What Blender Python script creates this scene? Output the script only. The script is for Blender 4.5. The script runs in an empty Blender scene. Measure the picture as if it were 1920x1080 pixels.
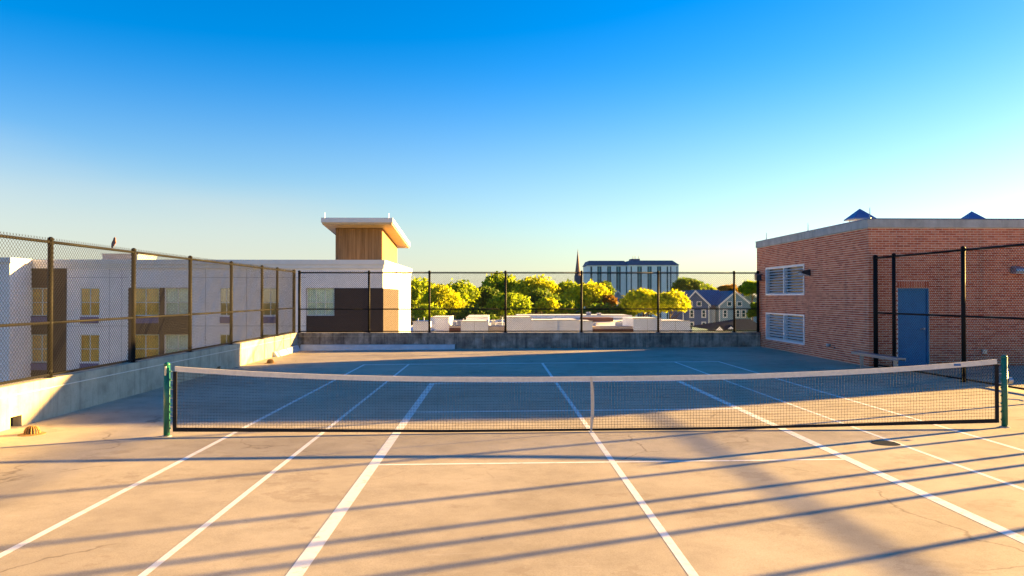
import bpy, math, random
import numpy as np
from mathutils import Vector, Matrix
random.seed(7); rng = np.random.default_rng(7)
scene = bpy.context.scene
R = math.radians
# ------------------------------------------------------------------ camera, sky, sun, exposure
F, CH, YAW, PIT, TILT, CX, CY = 1423.0, 2.068, 0.0229, 0.0109, 0.0068, -1.4736, -11.591   # pixels of a 1920 wide picture
def ray(px, py):
    x, z, y = (px-960)/F, (540-py)/F, 1.0
    c, s = math.cos(PIT), math.sin(PIT); y, z = c*y-s*z, s*y+c*z
    c, s = math.cos(YAW), math.sin(YAW); x, y = c*x+s*y, -s*x+c*y
    return x, y, z
def at_y(px, py, Y):
    x, y, z = ray(px, py); t = (Y-CY)/y; return CX+x*t, CH+z*t
def at_x(px, py, X):
    x, y, z = ray(px, py); t = (X-CX)/x; return CY+y*t, CH+z*t
def fz(x): return TILT*x                     # the deck drains to the left
cam_d = bpy.data.cameras.new('camera'); cam = bpy.data.objects.new('camera', cam_d)
scene.collection.objects.link(cam); scene.camera = cam
cam_d.sensor_width = 36; cam_d.lens = 36*F/1920; cam_d.clip_start = .05; cam_d.clip_end = 6000
rt, up, bk = Vector(ray(960+F, 540)), Vector(ray(960, 540-F)), -Vector(ray(960, 540))
fw = Vector(ray(960, 540)); rt = (rt-fw); up = (up-fw)
cam.matrix_world = Matrix(((rt.x, up.x, bk.x, CX), (rt.y, up.y, bk.y, CY), (rt.z, up.z, bk.z, CH), (0, 0, 0, 1)))

SUN = Vector((5.2, 2.0, 1.0)).normalized()
sl = bpy.data.lights.new('sun', 'SUN'); sl.energy = 5.0; sl.angle = R(.7); sl.color = (1, .60, .17)
so = bpy.data.objects.new('sun', sl); scene.collection.objects.link(so); so.location = (40, 15, 30)
so.rotation_euler = SUN.to_track_quat('Z', 'Y').to_euler()
world = bpy.data.worlds.new('World'); scene.world = world; world.use_nodes = True
wn, wl = world.node_tree.nodes, world.node_tree.links
bg = wn['Background']; bg.inputs[1].default_value = .05
sky = wn.new('ShaderNodeTexSky'); sky.sky_type = 'NISHITA'; sky.sun_disc = False
sky.sun_elevation = math.asin(SUN.z); sky.sun_rotation = math.atan2(SUN.x, SUN.y)
sky.air_density = 1.0; sky.dust_density = .35; sky.ozone_density = 2.6; sky.altitude = 50
hs = wn.new('ShaderNodeHueSaturation'); hs.inputs['Saturation'].default_value = 1.5; hs.inputs['Value'].default_value = .63; hs.inputs['Hue'].default_value = .514
wl.new(sky.outputs[0], hs.inputs['Color'])
h2 = wn.new('ShaderNodeHueSaturation'); h2.inputs['Saturation'].default_value = .95; h2.inputs['Value'].default_value = .47; wl.new(sky.outputs[0], h2.inputs['Color'])
# thin pale cloud bank low over the left half
tc = wn.new('ShaderNodeTexCoord'); sep = wn.new('ShaderNodeSeparateXYZ'); wl.new(tc.outputs['Generated'], sep.inputs[0])
mp = wn.new('ShaderNodeMapping'); mp.inputs['Scale'].default_value = (1.2, 1.2, 6); wl.new(tc.outputs['Generated'], mp.inputs[0])
nz = wn.new('ShaderNodeTexNoise'); nz.inputs['Scale'].default_value = 1.6; nz.inputs['Detail'].default_value = 5; wl.new(mp.outputs[0], nz.inputs[0])
def wmath(op, a, b):
    n = wn.new('ShaderNodeMath'); n.operation = op; n.use_clamp = False
    for i, v in enumerate((a, b)):
        if isinstance(v, (int, float)): n.inputs[i].default_value = v
        else: wl.new(v, n.inputs[i])
    return n.outputs[0]
mr = wn.new('ShaderNodeMapRange'); mr.interpolation_type = 'SMOOTHSTEP'
lim = wmath('ADD', wmath('MULTIPLY', sep.outputs[0], -.16), wmath('MULTIPLY', nz.outputs[0], .10))
wl.new(wmath('SUBTRACT', lim, sep.outputs[2]), mr.inputs[0])
mr.inputs[1].default_value = -.07; mr.inputs[2].default_value = .07; mr.inputs[3].default_value = 0; mr.inputs[4].default_value = .5
mx = wn.new('ShaderNodeMix'); mx.data_type = 'RGBA'; wl.new(mr.outputs[0], mx.inputs[0])
m2 = wn.new('ShaderNodeMapRange'); m2.interpolation_type = 'SMOOTHSTEP'; wl.new(sep.outputs[2], m2.inputs[0]); m2.inputs[1].default_value = 0.0; m2.inputs[2].default_value = .30
mz = wn.new('ShaderNodeMix'); mz.data_type = 'RGBA'; wl.new(m2.outputs[0], mz.inputs[0]); wl.new(h2.outputs[0], mz.inputs[6]); wl.new(hs.outputs[0], mz.inputs[7])
wl.new(mz.outputs[2], mx.inputs[6])
mx.inputs[7].default_value = (1.75, 1.66, 1.5, 1)
wl.new(mx.outputs[2], bg.inputs[0])
scene.view_settings.view_transform = 'Standard'; scene.view_settings.look = 'None'
scene.view_settings.gamma = 1; scene.view_settings.exposure = 3.3
scene.render.engine = 'CYCLES'

# ------------------------------------------------------------------ materials
MATS = {}
def nodes_of(name, rough=.7, metal=0, spec=.3):
    m = bpy.data.materials.new(name); m.use_nodes = True; MATS[name] = m
    n, l = m.node_tree.nodes, m.node_tree.links; b = n['Principled BSDF']
    b.inputs['Roughness'].default_value = rough; b.inputs['Metallic'].default_value = metal
    b.inputs['Specular IOR Level'].default_value = spec
    return m, n, l, b
def ramp(n, l, fac, stops):
    r = n.new('ShaderNodeValToRGB'); e = r.color_ramp.elements
    while len(e) < len(stops): e.new(.5)
    for k, (p, c) in enumerate(stops): e[k].position = p; e[k].color = (*c, 1)
    l.new(fac, r.inputs[0]); return r.outputs[0]
def coords(n, l, scale=(1, 1, 1), kind='Object'):
    t = n.new('ShaderNodeTexCoord'); m = n.new('ShaderNodeMapping'); m.inputs['Scale'].default_value = scale
    if kind == 'World':
        g = n.new('ShaderNodeNewGeometry'); l.new(g.outputs['Position'], m.inputs[0])
    else: l.new(t.outputs[kind], m.inputs[0])
    return m.outputs[0]
def noise(n, l, vec, scale, detail=6, rough=.6):
    k = n.new('ShaderNodeTexNoise'); k.inputs['Scale'].default_value = scale; k.inputs['Detail'].default_value = detail
    k.inputs['Roughness'].default_value = rough; l.new(vec, k.inputs[0]); return k.outputs[0]
def mixc(n, l, fac, a, b, mode='MIX'):
    m = n.new('ShaderNodeMix'); m.data_type = 'RGBA'; m.blend_type = mode
    if isinstance(fac, (int, float)): m.inputs[0].default_value = fac
    else: l.new(fac, m.inputs[0])
    for i, v in ((6, a), (7, b)):
        if isinstance(v, tuple): m.inputs[i].default_value = (*v, 1)
        else: l.new(v, m.inputs[i])
    return m.outputs[2]
def bump(n, l, b, h, strength=.3, dist=.01):
    k = n.new('ShaderNodeBump'); k.inputs['Strength'].default_value = strength; k.inputs['Distance'].default_value = dist
    l.new(h, k.inputs['Height']); l.new(k.outputs[0], b.inputs['Normal'])
def simple(name, col, rough=.6, metal=0, var=.15, scale=8, spec=.3, kind='World'):
    m, n, l, b = nodes_of(name, rough, metal, spec)
    f = noise(n, l, coords(n, l, (1, 1, 1), kind), scale)
    l.new(ramp(n, l, f, [(.3, tuple(c*(1-var) for c in col)), (.7, tuple(min(1, c*(1+var)) for c in col))]), b.inputs['Base Color'])
    return m
def deck_mat():
    m, n, l, b = nodes_of('deck_concrete', .82, 0, .25)
    v = coords(n, l, (1, 1, 1), 'World')
    big = noise(n, l, v, .35, 6, .6); mid = noise(n, l, v, 2.2, 8, .7); fine = noise(n, l, v, 90, 3, .7)
    c = ramp(n, l, big, [(.3, (.40, .34, .25)), (.55, (.54, .465, .345)), (.75, (.60, .525, .40))])
    c = mixc(n, l, .5, c, ramp(n, l, mid, [(.3, (.5, .5, .5)), (.5, (.78, .78, .78)), (.72, (1, 1, 1))]), 'MULTIPLY')
    c = mixc(n, l, .55, c, ramp(n, l, fine, [(.3, (.55, .55, .55)), (.6, (1, 1, 1))]), 'MULTIPLY')
    # scuffs stretched along the court, dark specks, hairline cracks
    sc = noise(n, l, coords(n, l, (.5, 3.5, 1), 'World'), 1.4, 7, .7)
    c = mixc(n, l, ramp(n, l, sc, [(.62, (0, 0, 0)), (.75, (.35, .35, .35))]), c, (.60, .55, .48))
    sp = n.new('ShaderNodeTexVoronoi'); sp.inputs['Scale'].default_value = 1.3; l.new(v, sp.inputs[0])
    c = mixc(n, l, ramp(n, l, sp.outputs['Distance'], [(.012, (.8, .8, .8)), (.02, (0, 0, 0))]), c, (.10, .08, .06))
    # wandering hairline cracks and old water stains
    wv = n.new('ShaderNodeVectorMath'); wv.operation = 'ADD'; nv_ = n.new('ShaderNodeTexNoise'); nv_.inputs['Scale'].default_value = .8; nv_.inputs['Detail'].default_value = 6; l.new(v, nv_.inputs[0])
    l.new(v, wv.inputs[0]); l.new(nv_.outputs[1], wv.inputs[1])
    vo = n.new('ShaderNodeTexVoronoi'); vo.feature = 'DISTANCE_TO_EDGE'; vo.inputs['Scale'].default_value = .22; l.new(wv.outputs[0], vo.inputs[0])
    brk = noise(n, l, v, .5, 3, .5)
    ck = mixc(n, l, ramp(n, l, brk, [(.50, (0, 0, 0)), (.58, (1, 1, 1))]), (0, 0, 0), ramp(n, l, vo.outputs['Distance'], [(.0, (.7, .7, .7)), (.0022, (0, 0, 0))]))
    c = mixc(n, l, ck, c, (.13, .10, .075))
    st = noise(n, l, coords(n, l, (.8, 1, 1), 'World'), .9, 9, .75)
    c = mixc(n, l, ramp(n, l, st, [(.56, (0, 0, 0)), (.60, (.42, .42, .42)), (.66, (.18, .18, .18)), (.8, (.3, .3, .3))]), c, (.25, .195, .14))
    l.new(c, b.inputs['Base Color']); bump(n, l, b, fine, .25, .004)
    return m
def concrete(name, lo, mid_, hi, streak=1.0, dark=(.03, .03, .03)):
    m, n, l, b = nodes_of(name, .9, 0, .2)
    v = coords(n, l, (1, 1, 1), 'World')
    f = noise(n, l, v, 2.2, 8, .65)
    c = ramp(n, l, f, [(.28, lo), (.5, mid_), (.72, hi)])
    st = noise(n, l, coords(n, l, (5, 5, .35), 'World'), 1.3, 7, .7)
    c = mixc(n, l, ramp(n, l, st, [(.5, (0, 0, 0)), (.72, (streak, streak, streak))]), c, dark)
    pt = noise(n, l, v, 14, 6, .75)
    c = mixc(n, l, ramp(n, l, pt, [(.55, (0, 0, 0)), (.72, (.5*streak, .5*streak, .5*streak))]), c, dark)
    fine = noise(n, l, v, 60, 4, .7); c = mixc(n, l, .4, c, ramp(n, l, fine, [(.3, (.6, .6, .6)), (.6, (1, 1, 1))]), 'MULTIPLY')
    l.new(c, b.inputs['Base Color']); bump(n, l, b, pt, .4, .01)
    return m
def brick_mat():
    m, n, l, b = nodes_of('brick_clay', .85, 0, .2)
    g = n.new('ShaderNodeNewGeometry'); o = n.new('ShaderNodeObjectInfo')
    a = n.new('ShaderNodeMath'); a.operation = 'ADD'; l.new(g.outputs['Random Per Island'], a.inputs[0]); l.new(o.outputs['Random'], a.inputs[1])
    fr = n.new('ShaderNodeMath'); fr.operation = 'FRACT'; l.new(a.outputs[0], fr.inputs[0])
    c = ramp(n, l, fr.outputs[0], [(0, (.50, .115, .055)), (.35, (.64, .175, .085)), (.7, (.70, .215, .11)), (1, (.75, .27, .15))])
    v = coords(n, l, (1, 1, 1), 'World'); f = noise(n, l, v, 40, 5, .7)
    c = mixc(n, l, .5, c, ramp(n, l, f, [(.3, (.55, .55, .55)), (.65, (1, 1, 1))]), 'MULTIPLY')
    st = noise(n, l, coords(n, l, (2.5, 2.5, .25), 'World'), 1.0, 6, .7)
    c = mixc(n, l, ramp(n, l, st, [(.55, (0, 0, 0)), (.75, (.5, .5, .5))]), c, (.10, .045, .035))
    l.new(c, b.inputs['Base Color']); bump(n, l, b, f, .3, .004); return m
def leaf_mat(name, c0, c1, c2):
    m, n, l, b = nodes_of(name, .6, 0, .2)
    g = n.new('ShaderNodeNewGeometry'); c = ramp(n, l, g.outputs['Random Per Island'], [(0, c0), (.5, c1), (1, c2)])
    l.new(c, b.inputs['Base Color'])
    t = n.new('ShaderNodeBsdfTranslucent'); l.new(c, t.inputs[0]); mxs = n.new('ShaderNodeMixShader'); mxs.inputs[0].default_value = .5
    l.new(b.outputs[0], mxs.inputs[1]); l.new(t.outputs[0], mxs.inputs[2]); l.new(mxs.outputs[0], n['Material Output'].inputs[0]); return m
def glass_mat(name, tint, refl):
    m, n, l, b = nodes_of(name)
    t = n.new('ShaderNodeBsdfTransparent'); t.inputs[0].default_value = (*tint, 1); g = n.new('ShaderNodeBsdfGlossy'); g.inputs['Roughness'].default_value = .03
    x = n.new('ShaderNodeMixShader'); x.inputs[0].default_value = refl
    l.new(t.outputs[0], x.inputs[1]); l.new(g.outputs[0], x.inputs[2]); l.new(x.outputs[0], n['Material Output'].inputs[0]); return m
def siding(name, col, pitch):
    m, n, l, b = nodes_of(name, .7, 0, .2)
    v = coords(n, l, (1, 1, 1), 'World'); f = noise(n, l, v, 1.5, 5)
    w = n.new('ShaderNodeTexWave'); w.bands_direction = 'Z'; w.wave_profile = 'SAW'; w.inputs['Scale'].default_value = 1/pitch/3.18; l.new(v, w.inputs[0])
    l.new(ramp(n, l, f, [(.3, tuple(c*.88 for c in col)), (.7, col)]), b.inputs['Base Color']); bump(n, l, b, w.outputs[1], .5, .02); return m
deck_mat()
concrete('wall_concrete', (.30, .28, .21), (.45, .41, .31), (.56, .51, .39), .55, (.16, .145, .12))
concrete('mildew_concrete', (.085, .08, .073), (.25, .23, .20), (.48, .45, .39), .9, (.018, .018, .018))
concrete('coping_concrete', (.36, .34, .31), (.48, .46, .42), (.58, .56, .52), .35, (.2, .19, .17))
brick_mat()
simple('mortar', (.86, .70, .57), .9, 0, .2, 20)
def paint():
    m, n, l, b = nodes_of('line_paint', .7, 0, .25)
    v = coords(n, l, (1, 1, 1), 'World'); f = noise(n, l, v, 9, 8, .8)
    l.new(ramp(n, l, f, [(.30, (.42, .36, .28)), (.385, (.66, .62, .55)), (.46, (.80, .78, .73)), (.7, (.86, .85, .82))]), b.inputs['Base Color']); return m
paint()
simple('black_steel', (.010, .0095, .0095), .6, 0, .3, 12, .12)
simple('black_vinyl', (.013, .012, .012), .55, 0, .2, 12, .15)
simple('green_paint', (.012, .13, .085), .4, 0, .25, 14, .5)
simple('net_cord', (.012, .012, .014), .8, 0, .2, 30)
simple('net_tape', (.74, .68, .58), .8, 0, .10, 14)
simple('strap', (.66, .55, .42), .85, 0, .12, 20)
simple('blue_label', (.02, .12, .35), .5)
simple('aluminium', (.34, .38, .43), .35, .8, .08, 18, .5)
simple('galvanised', (.42, .43, .45), .45, .7, .15, 14, .5)
simple('white_metal', (.70, .70, .72), .45, 0, .06, 6, .4)
simple('blue_door', (.012, .17, .36), .45, 0, .12, 4, .4)
simple('blue_cap', (.05, .11, .30), .4, .3, .1, 4, .5)
simple('dark_lamp', (.035, .035, .04), .4, .2, .15, 10, .5)
simple('lens', (.55, .58, .60), .15, 0, .05, 10, .5)
simple('flashing', (.50, .56, .60), .6, 0, .12, 3)
simple('rust_iron', (.30, .17, .06), .8, .2, .4, 25)
simple('plate_dark', (.05, .055, .06), .6, .3, .2, 12)
simple('stucco', (.74, .72, .73), .85, 0, .05, 1.2)
siding('white_siding', (.88, .85, .88), .35)
siding('dark_panel', (.060, .045, .044), .30)
simple('cap_white', (.72, .71, .72), .5, 0, .05, 2)
def wood():
    m, n, l, b = nodes_of('wood_cladding', .7, 0, .25)
    v = coords(n, l, (9, 9, .3), 'World'); f = noise(n, l, v, 1.2, 6, .7)
    l.new(ramp(n, l, f, [(.3, (.15, .085, .04)), (.5, (.28, .165, .08)), (.7, (.38, .24, .125))]), b.inputs['Base Color']); return m
wood()
simple('soffit', (.62, .45, .26), .6, 0, .08, 3)
simple('window_frame', (.66, .70, .70), .5, 0, .05, 4)
glass_mat('window_glass', (.95, .97, .95), .07)
glass_mat('dark_glass', (.3, .42, .45), .45)
simple('sun_reflection_curtain', (.95, .48, .11), .9, 0, .25, 3)  # orange drapes, colour strengthened to carry the sun's reflection in the windows
simple('pale_curtain', (.66, .80, .72), .9, 0, .2, 3)  # white curtains tinted pale teal for the sky reflected in the glass
simple('room_dark', (.06, .08, .08), .9, 0, .3, 2)
simple('vent_blue', (.14, .14, .30), .5, .2, .15, 5)
simple('membrane', (.74, .75, .78), .7, 0, .07, .5)
simple('tan_wall', (.55, .44, .35), .8, 0, .1, .6)
simple('maroon', (.14, .06, .05), .8, 0, .2, 1)
simple('unit_grey', (.30, .31, .36), .5, .2, .2, 2)
siding('navy_siding', (.09, .14, .30), .25)
siding('grey_siding', (.25, .37, .46), .25)
simple('house_trim', (.78, .77, .76), .6, 0, .04, 2)
def shingle():
    m, n, l, b = nodes_of('blue_shingle', .95, 0, .03)
    v = coords(n, l, (1, 1, 1), 'World'); f = noise(n, l, v, 3.0, 6, .8)
    l.new(ramp(n, l, f, [(.3, (.018, .10, .20)), (.7, (.05, .19, .33))]), b.inputs['Base Color']); bump(n, l, b, f, .5, .05); return m
shingle()
siding('pale_teal', (.90, .97, .91), 1.2)
simple('teal_glass', (.02, .07, .09), .12, 0, .3, .5, .6)
simple('teal_panel', (.16, .33, .35), .5, 0, .12, .3)
simple('slate', (.15, .135, .17), .7, 0, .15, .6)
simple('spire_copper', (.20, .12, .11), .7, 0, .2, .6)
leaf_mat('leaf_yellow', (.30, .34, .006), (.52, .55, .008), (.68, .64, .012))
leaf_mat('leaf_lime', (.15, .23, .008), (.31, .42, .01), (.48, .54, .014))
leaf_mat('leaf_green', (.045, .10, .012), (.11, .19, .014), (.21, .27, .018))
leaf_mat('leaf_orange', (.14, .08, .008), (.30, .15, .010), (.36, .22, .012))
simple('dark_shingle', (.02, .028, .045), .95, 0, .3, 3, .02)
simple('bark', (.07, .05, .035), .9, 0, .3, 2)
simple('bird_feather', (.36, .15, .08), .8, 0, .3, 60)
simple('beak', (.06, .05, .04), .5)
def groundm():
    m, n, l, b = nodes_of('ground_cover', .95, 0, .1)
    f = noise(n, l, coords(n, l, (1, 1, 1), 'World'), .03, 8, .7)
    l.new(ramp(n, l, f, [(.35, (.05, .05, .05)), (.5, (.045, .07, .022)), (.7, (.09, .10, .03))]), b.inputs['Base Color']); return m
groundm()

# ------------------------------------------------------------------ mesh helpers
class MB:
    def __init__(s): s.v = []; s.f = []
    def box(s, x0, x1, y0, y1, z0, z1):
        k = len(s.v); s.v += [(x0, y0, z0), (x1, y0, z0), (x1, y1, z0), (x0, y1, z0), (x0, y0, z1), (x1, y0, z1), (x1, y1, z1), (x0, y1, z1)]
        s.f += [tuple(k+i for i in q) for q in ((0, 3, 2, 1), (4, 5, 6, 7), (0, 1, 5, 4), (1, 2, 6, 5), (2, 3, 7, 6), (3, 0, 4, 7))]; return s
    def hexa(s, p):
        k = len(s.v); s.v += [tuple(q) for q in p]
        s.f += [tuple(k+i for i in q) for q in ((0, 3, 2, 1), (4, 5, 6, 7), (0, 1, 5, 4), (1, 2, 6, 5), (2, 3, 7, 6), (3, 0, 4, 7))]; return s
    def tube(s, a, b, r, n=8, r2=None, cap=True):
        a, b = Vector(a), Vector(b); d = (b-a).normalized(); r2 = r if r2 is None else r2
        u = d.orthogonal().normalized(); w = d.cross(u); k = len(s.v)
        for p, q in ((a, r), (b, r2)):
            for i in range(n):
                t = 2*math.pi*(i+.5)/n; s.v.append(tuple(p+(u*math.cos(t)+w*math.sin(t))*q))
        s.f += [(k+i, k+(i+1) % n, k+n+(i+1) % n, k+n+i) for i in range(n)]
        if cap: s.f += [tuple(k+n-1-i for i in range(n)), tuple(k+n+i for i in range(n))]
        return s
    def poly(s, pts):
        k = len(s.v); s.v += [tuple(p) for p in pts]; s.f.append(tuple(range(k, k+len(pts)))); return s
    def prism(s, pts, d):            # pts: closed loop, extruded along vector d
        n = len(pts); k = len(s.v); d = Vector(d)
        s.v += [tuple(p) for p in pts] + [tuple(Vector(p)+d) for p in pts]
        s.f += [tuple(k+i for i in range(n)), tuple(k+2*n-1-i for i in range(n))]
        s.f += [(k+i, k+n+i, k+n+(i+1) % n, k+(i+1) % n) for i in range(n)]; return s
    def lathe(s, c, prof, n=20):
        k = len(s.v); m = len(prof)
        for r, z in prof:
            for i in range(n): t = 2*math.pi*i/n; s.v.append((c[0]+r*math.cos(t), c[1]+r*math.sin(t), c[2]+z))
        for j in range(m-1):
            for i in range(n): s.f.append((k+j*n+i, k+j*n+(i+1) % n, k+(j+1)*n+(i+1) % n, k+(j+1)*n+i))
        s.f += [tuple(k+n-1-i for i in range(n)), tuple(k+(m-1)*n+i for i in range(n))]; return s
    def mesh(s, name, mat, smooth=False):
        me = bpy.data.meshes.new(name); me.from_pydata(s.v, [], s.f); me.materials.append(MATS[mat])
        if smooth: me.polygons.foreach_set('use_smooth', [True]*len(me.polygons))
        me.update(); return me
    def build(s, name, mat, parent=None, smooth=False, bevel=0):
        return link(name, s.mesh(name, mat, smooth), parent, bevel)
def link(name, me, parent=None, bevel=0):
    o = bpy.data.objects.new(name, me); scene.collection.objects.link(o)
    if parent:
        o.parent = parent; o.matrix_parent_inverse = Matrix.Translation(-parent.location) if parent.parent is None else parent.matrix_parent_inverse @ Matrix.Identity(4)
    if bevel:
        b = o.modifiers.new('bevel', 'BEVEL'); b.width = bevel; b.segments = 2; b.limit_method = 'ANGLE'
    return o
def tag(o, label=None, cat=None, group=None, kind=None):
    for k, v in (('label', label), ('category', cat), ('group', group), ('kind', kind)):
        if v: o[k] = v
    return o
def thing(name, label, cat, loc=(0, 0, 0), group=None):
    o = bpy.data.objects.new(name, None); scene.collection.objects.link(o); o.location = loc; o.empty_display_size = .3
    return tag(o, label, cat, group)
def sub(name, mb, mat, part, **k):                # a sub-part: geometry is in world coordinates, parts sit at the thing's origin
    o = mb.build(name, mat, None, **k); o.parent = part; o.matrix_parent_inverse = (part.matrix_parent_inverse if part.parent else Matrix()).copy()
    if part.parent: o.matrix_parent_inverse = Matrix.Translation(-part.parent.location) @ Matrix.Translation(part.parent.location)
    return o

# ------------------------------------------------------------------ ground and deck
GZ = -12.0
m = MB(); m.poly([(-3000, -1500, GZ), (3000, -1500, GZ), (3000, 4500, GZ), (-3000, 4500, GZ)]); tag(m.build('ground', 'ground_cover'), kind='structure')
DX0, DX1, DY0, DY1 = -9.25, 24.0, -24.0, 18.5
m = MB(); m.hexa([(DX0-.3, DY0, -.4), (DX1, DY0, -.4), (DX1, DY1+.3, -.4), (DX0-.3, DY1+.3, -.4),
                  (DX0-.3, DY0, fz(DX0-.3)), (DX1, DY0, fz(DX1)), (DX1, DY1+.3, fz(DX1)), (DX0-.3, DY1+.3, fz(DX0-.3))])
tag(m.build('rooftop_deck', 'deck_concrete'), kind='structure')
m = MB().box(DX0-.28, DX1-.02, DY0+.02, DY1+.28, GZ, -.402); tag(m.build('parking_garage', 'wall_concrete'), 'concrete parking garage carrying the rooftop court', 'building')
# painted lines
DW, SW, BL, KL = 5.485, 4.115, 11.885, 2.134
def line(label, x0, y0, x1, y1, w, lift=.004):
    lift *= .35
    d = Vector((x1-x0, y1-y0)).normalized(); q = Vector((-d.y, d.x))*w/2
    pts = [(x0-q.x, y0-q.y), (x1-q.x, y1-q.y), (x1+q.x, y1+q.y), (x0+q.x, y0+q.y)]
    m = MB(); m.poly([(a, b, fz(a)+lift) for a, b in pts]); tag(m.build('court_line', 'line_paint'), kind='structure')['label'] = label
line('long white doubles sideline on the left', -DW, -14, -DW, BL, .075)
line('long white doubles sideline on the right', DW, -14, DW, BL, .075)
line('white singles sideline on the left', -SW, -14, -SW, BL-.03, .065)
line('white singles sideline on the right', SW, -14, SW, BL-.03, .065)
line('far white tennis baseline', -DW-.03, BL, DW+.03, BL, .15, .006)
line('white centre line running the length of the court', 0, -14, 0, BL-.035, .075)
PW = 2.97
line('thick white sideline of the smaller court on the left', -PW, -6.7, -PW, 6.70, .13, .005)
line('thick white sideline of the smaller court on the right', PW, -6.7, PW, 6.70, .13, .005)
line('thin white line across the smaller court before the net', -PW+.066, -KL, PW-.066, -KL, .065, .006)
line('thin white line across the smaller court behind the net', -PW+.066, KL, PW-.066, KL, .10, .006)
line('far white baseline of the smaller court', -PW+.066, 6.67, PW-.066, 6.67, .13, .006)

# ------------------------------------------------------------------ parapet walls
WT = .63
t = thing('parapet_wall', 'stained concrete parapet wall under the left chain-link fence', 'wall', (DX0, 5, 0))
m = MB(); m.box(DX0-.3, DX0, DY0, .80, -.2, WT).box(DX0-.3, DX0, 1.10, 9.9, -.2, WT).box(DX0-.3, DX0, 10.16, DY1, -.2, WT)
m.box(DX0-.3, DX0, .80, 1.10, .12, WT).box(DX0-.3, DX0, .80, 1.10, -.2, fz(DX0)-.01).box(DX0-.3, DX0, 9.9, 10.16, .09, WT).box(DX0-.3, DX0, 9.9, 10.16, -.2, fz(DX0)-.01)
m.build('wall', 'wall_concrete', t)
m = MB().box(DX0+.0005, DX0+.014, DY0, DY1-.1, WT-.165, WT-.150); m.build('trim_strip', 'net_tape', t)
for y0, y1, z1 in ((.80, 1.10, .12), (9.9, 10.16, .09)):
    m = MB()
    for k in range(5): m.box(DX0-.16, DX0-.14, y0+.01+k*(y1-y0-.04)/4, y0+.03+k*(y1-y0-.04)/4, fz(DX0)-.01, z1)
    m.build('scupper_grille', 'plate_dark', t)
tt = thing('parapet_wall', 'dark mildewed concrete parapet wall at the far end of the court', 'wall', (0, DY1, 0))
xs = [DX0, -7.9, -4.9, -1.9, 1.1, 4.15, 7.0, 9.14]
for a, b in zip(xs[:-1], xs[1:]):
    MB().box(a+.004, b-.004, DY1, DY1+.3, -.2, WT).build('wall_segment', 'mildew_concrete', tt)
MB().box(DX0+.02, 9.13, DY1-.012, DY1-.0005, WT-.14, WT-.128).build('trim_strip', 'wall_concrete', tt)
f1 = thing('flashing_curb', 'low pale blue flashing along the foot of the far wall', 'flashing', (-6, DY1, 0))
x1 = at_y(853, 650, DY1)[0]
MB().hexa([(DX0+.16, DY1-.20, -.08), (x1, DY1-.20, -.06), (x1, DY1-.016, -.06), (DX0+.16, DY1-.016, -.08), (DX0+.16, DY1-.10, .15), (x1, DY1-.10, .15), (x1, DY1-.016, .17), (DX0+.16, DY1-.016, .17)]).build('flashing', 'flashing', f1)
MB().hexa([(DX0+.016, 15.2, -.08), (DX0+.2, 15.2, -.08), (DX0+.2, DY1-.205, -.08), (DX0+.016, DY1-.205, -.08), (DX0+.016, 15.2, .12), (DX0+.06, 15.2, .12), (DX0+.1, DY1-.205, .15), (DX0+.016, DY1-.205, .16)]).build('flashing_return', 'flashing', f1)

# ------------------------------------------------------------------ chain-link fences
def chain_panel(o, u, L, z0, z1, pitch=.080, r=.0032):
    """diamond mesh between two posts: two layers of straight wires, clipped to the panel"""
    m = MB(); o = Vector(o); u = Vector(u); nrm = Vector((-u.y, u.x, 0)); H = z1-z0
    for s in (1, -1):
        k = -int(H/pitch)-1
        while k*pitch < L+H:
            c = k*pitch
            # x = c + s*(z) for s=1 ; x = c - z + ... for s=-1
            if s == 1: a, b = (c, 0), (c+H, H)
            else: a, b = (c+H, 0), (c, H)
            (xa, za), (xb, zb) = a, b
            if max(xa, xb) > 0 and min(xa, xb) < L:
                def cut(x, z, x2, z2):
                    if x < 0: tt = (0-x)/(x2-x); return 0, z+tt*(z2-z)
                    if x > L: tt = (L-x)/(x2-x); return L, z+tt*(z2-z)
                    return x, z
                p, q = cut(xa, za, xb, zb), cut(xb, zb, xa, za)
                if abs(p[0]-q[0]) > .01:
                    off = nrm*(r*s*1.05)
                    m.tube(o+u*p[0]+off+Vector((0, 0, z0+p[1])), o+u*q[0]+off+Vector((0, 0, z0+q[1])), r, 4, cap=False)
            k += 1
    return m
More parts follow.
